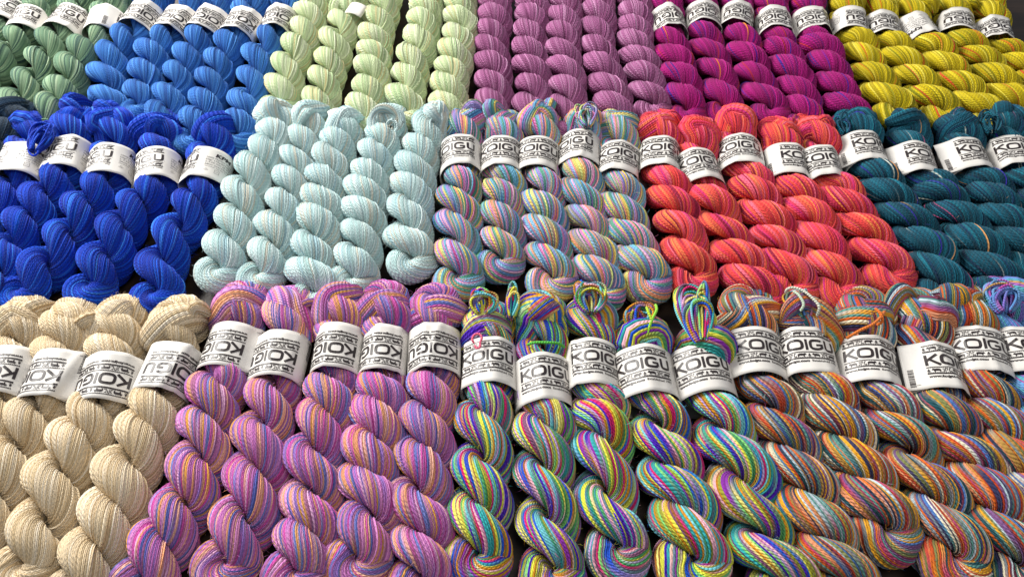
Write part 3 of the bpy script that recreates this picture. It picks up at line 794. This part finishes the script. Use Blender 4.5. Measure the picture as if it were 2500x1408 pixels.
row(dict(MID, N=44, twk=1.15), 'coral', 'coral red skeins', [
 dict(label='coral skein touching the pastel multicolour bunch', head=(1612,278), dome=4, folds=[(1640,300,2,.6,3.4)], band_at=(1616,375), lobes=[(1624,432),(1638,488),(1664,549),(1694,624)], rot=-4, tilt=-3),
 dict(label='coral skein with the lowest band in its bunch, second from the pastels', head=(1702,298), band_at=(1715,405), lobes=[(1742,484),(1780,556),(1816,618),(1848,684)], rot=6, tilt=6),
 dict(label='coral skein in the middle of its bunch, band set highest', head=(1792,268), folds=[(1802,278,2,.7,3.5)], band_at=(1813,368), lobes=[(1830,412),(1848,462),(1880,526),(1908,582),(1930,650)], rot=14, tilt=-3),
 dict(label='coral skein whose band shows a blank overlap before its lettering', head=(1898,298), folds=[(1915,302,2,.6,3.4)], band_at=(1924,392), lobes=[(1950,458),(1984,514),(2012,584),(2040,652)], rot=-38, tilt=-4),
 dict(label='coral skein touching the teal bunch', head=(1990,290), dome=4, folds=[(2010,308,2,.6,3.8)], band_at=(2021,399), lobes=[(2056,438),(2076,492),(2122,553),(2164,620)], rot=0, tilt=-3),
])
row(dict(MID, N=48), 'teal', 'teal skeins', [
 dict(label='teal skein touching the coral bunch, band flap standing off', head=(2085,275), band_at=(2120,361), lobes=[(2144,414),(2180,468),(2220,526),(2272,592),(2302,662)], rot=-22, flap=True, loops=[(2064,290,40,40,6,5.0)]),
 dict(label='teal skein with barcode flap beside its lettering, second in its bunch', head=(2215,280), folds=[(2198,292,2,.8,3.6)], band_at=(2244,389), lobes=[(2276,436),(2300,464),(2346,520),(2394,588),(2432,652)], rot=-28, flap=True, dome=2),
 dict(label='teal skein third from the coral bunch, whole first letters on its band', head=(2330,288), folds=[(2350,292,1,.8,3.2)], band_at=(2376,378), lobes=[(2412,432),(2430,474),(2468,532),(2510,592)], rot=-24, flap=True),
 dict(label='teal skein cut by the photo edge with a tall rumpled head', head=(2440,268), folds=[(2452,284,2,.85,3.6)], band_at=(2482,372), lobes=[(2524,440),(2560,500),(2600,560)], rot=-4, dome=2, loops=[(2420,285,56,44,8,5.6)]),
])
# --- front row
row(dict(BOT, flip=True, N=50), 'beige', 'beige skeins', [
 dict(label='beige skein cut by the photo edge, mostly hidden', head=(62,738), folds=[(92,758,1,.7,3.6)], band_at=(2,905), lobes=[(-30,1000),(-80,1090),(-140,1190)], rot=20, tilt=-6),
 dict(label='beige skein second from the edge, folded head, blank overlap on its band', head=(186,740), folds=[(228,772,1,.75,4.0)], band_at=(112,915), lobes=[(56,1022),(14,1120),(-40,1230),(-90,1340)], rot=26, flap=True, dome=2),
 dict(label='beige skein with a rounded drooping head and olive tinted letter', head=(300,735), band_at=(250,922), lobes=[(204,1000),(166,1080),(118,1180),(66,1310)], rot=-2, dome=2),
 dict(label='beige skein touching the violet bunch, whole of it in view', head=(450,738), dome=4, folds=[(490,770,1,.55,4.0)], band_at=(392,896), lobes=[(362,985),(328,1062),(282,1165),(242,1268),(196,1368)], rot=-34, tilt=-6),
])
row(dict(BOT, flip=True), 'violet', 'violet and orange skeins', [
 dict(label='violet and orange skein touching the beige bunch, wide plain flap on its band', head=(602,700), dome=4, band_at=(552,842), lobes=[(516,964),(494,1046),(456,1156),(428,1262),(376,1352)], rot=20, band_k=.94, flap=True, tilt=-2),
 dict(label='violet and orange skein with a pinched pink tuft at its head', head=(712,716), dome=2, folds=[(742,750,1,.6,3.8)], band_at=(676,864), lobes=[(650,975),(630,1075),(608,1190),(566,1300)], rot=16, band_k=.93, tilt=-2),
 dict(label='violet and orange skein in the middle of its bunch', head=(840,702), dome=2, band_at=(818,846), lobes=[(808,958),(776,1036),(752,1138),(748,1248),(730,1328)], rot=14, band_k=.93, tilt=-3),
 dict(label='violet and orange skein fourth in its bunch, narrow band', head=(944,702), dome=4, band_at=(932,848), lobes=[(924,946),(914,1018),(902,1104),(898,1192),(882,1300)], rot=18, band_k=.86, tilt=-3),
 dict(label='violet and orange skein touching the neon multicolour bunch', head=(1072,708), dome=4, band_at=(1052,848), lobes=[(1052,956),(1040,1036),(1032,1134),(1026,1246),(1030,1345)], rot=0, band_k=.96, tilt=2),
])
row(dict(BOT, N=42, twk=.88), 'rainbow', 'neon multicolour skeins', [
 dict(label='neon multicolour skein with a pink tie looped over its band', head=(1196,752), dome=4, band_at=(1190,884), lobes=[(1190,964),(1174,1056),(1172,1172),(1168,1284)], rot=6, loops=[(1178,722,86,64,22,6.0),(1248,720,40,86,10,5.6)], ties=[('#f0708c', .11, [(1158,838,5.0),(1153,828,5.15),(1158,817,5.2),(1170,815,5.2),(1176,824,5.2),(1172,836,5.15),(1172,846,5.1),(1164,850,5.1),(1158,842,5.1)], 'pink yarn tie looped over the band')]),
 dict(label='neon multicolour skein with the lowest band in its bunch', ties=[('#58b848', .13, [(1286,842,4.4),(1305,836,5.0),(1335,836,5.2),(1362,838,5.0),(1380,848,4.3)])], head=(1326,728), folds=[(1322,770,1,1.2,3.4)], band_at=(1322,925), lobes=[(1332,990),(1326,1076),(1334,1190),(1346,1320)], rot=-10, tilt=3),
 dict(label='neon multicolour skein in the middle of its bunch, tall tangled head', head=(1440,742), band_at=(1452,888), lobes=[(1452,955),(1474,1016),(1488,1124),(1504,1268)], rot=-14, loops=[(1442,712,104,76,30,6.4)], dome=2),
 dict(label='neon multicolour skein tied off with a lime strand above its band', head=(1566,786), band_at=(1584,908), lobes=[(1606,984),(1630,1090),(1662,1190),(1684,1300)], rot=14, sc=1.09, loops=[(1562,762,96,70,26,5.6)], ties=[('#9be04a', .13, [(1600,742,6.0),(1603,756,6.1),(1592,780,6.0),(1583,806,5.6),(1577,832,5.1),(1575,842,4.6)], 'lime strand tying the head'),('#b8d83a', .13, [(1578,748,6.0),(1584,764,6.1),(1592,782,6.0)])]),
 dict(label='neon multicolour skein with long loose loops rising from its head', head=(1706,808), band_at=(1730,905), lobes=[(1760,998),(1798,1104),(1856,1248),(1900,1362)], rot=8, sc=1.09, loops=[(1706,748,118,150,40,6.6)], ties=[('#46b4c8', .14, [(1698,826,4.4),(1712,816,5.1),(1740,812,5.3),(1765,818,4.9),(1775,828,4.2)], 'turquoise strand wrapped round the neck'),('#3c74c4', .14, [(1702,832,4.4),(1718,823,5.0),(1745,820,5.2),(1768,826,4.8)]),('#58b8d0', .13, [(1710,806,5.0),(1714,796,5.6),(1730,792,5.8),(1746,798,5.6),(1748,808,5.2)])]),
])
row(dict(BOT, N=46, sc=1.07, twk=1.02), 'ember', 'orange and blue multicolour skeins', [
 dict(label='orange and blue multicolour skein touching the neon bunch', head=(1832,712), dome=4, band_at=(1850,862), lobes=[(1889,958),(1918,1044),(1960,1150),(2008,1266),(2052,1366)], rot=-12, tilt=-2),
 dict(label='orange and blue multicolour skein with a pale curl of yarn at its head', head=(1965,742), folds=[(1940,780,2,.8,3.8)], band_at=(1988,862), lobes=[(2017,936),(2053,1020),(2102,1124),(2150,1226)], rot=16, loops=[(1964,728,84,72,14,6.0)], dome=2, ties=[('#cfd2c2', .13, [(1918,716,5.6),(1922,706,6.2),(1936,702,6.4),(1958,708,6.5),(1980,724,6.6),(2000,748,6.5),(1994,772,5.6)], 'pale strand curling off the head'),('#b8c8b4', .13, [(1936,710,6.2),(1950,720,6.5),(1962,742,6.6),(1954,760,6.2)])]),
 dict(label='orange and blue multicolour skein tied with an orange strand at its head', ties=[('#e07a34', .14, [(2066,826,4.6),(2100,806,5.6),(2130,792,5.9),(2152,772,5.7),(2160,758,5.0)]),('#d8702c', .14, [(2136,752,5.6),(2150,766,5.8),(2154,784,5.6),(2140,794,5.4)])], head=(2112,718), dome=4, band_at=(2138,884), lobes=[(2174,968),(2214,1052),(2276,1168),(2322,1290)], rot=2, tilt=-2),
 dict(label='orange and blue multicolour skein with a barcode flap on its band', head=(2238,722), folds=[(2210,745,1,.9,3.8)], band_at=(2288,900), lobes=[(2328,1008),(2380,1102),(2420,1198),(2470,1315)], rot=-30, flap=True),
 dict(label='orange and blue multicolour skein fifth in its bunch, pale folded head', head=(2345,705), folds=[(2322,742,2,.85,4.2)], band_at=(2404,860), lobes=[(2422,946),(2450,1022),(2490,1118),(2540,1220)], rot=10, dome=2),
])
row(dict(BOT, N=44, twk=1.0), 'lagoon', 'blue and purple skein', [
 dict(label='blue and purple skein with loopy head, cut by the photo edge', head=(2440,690), band_at=(2500,860), lobes=[(2540,960),(2580,1050),(2630,1160)], rot=-22, loops=[(2450,712,110,70,18,6.0)]),
])
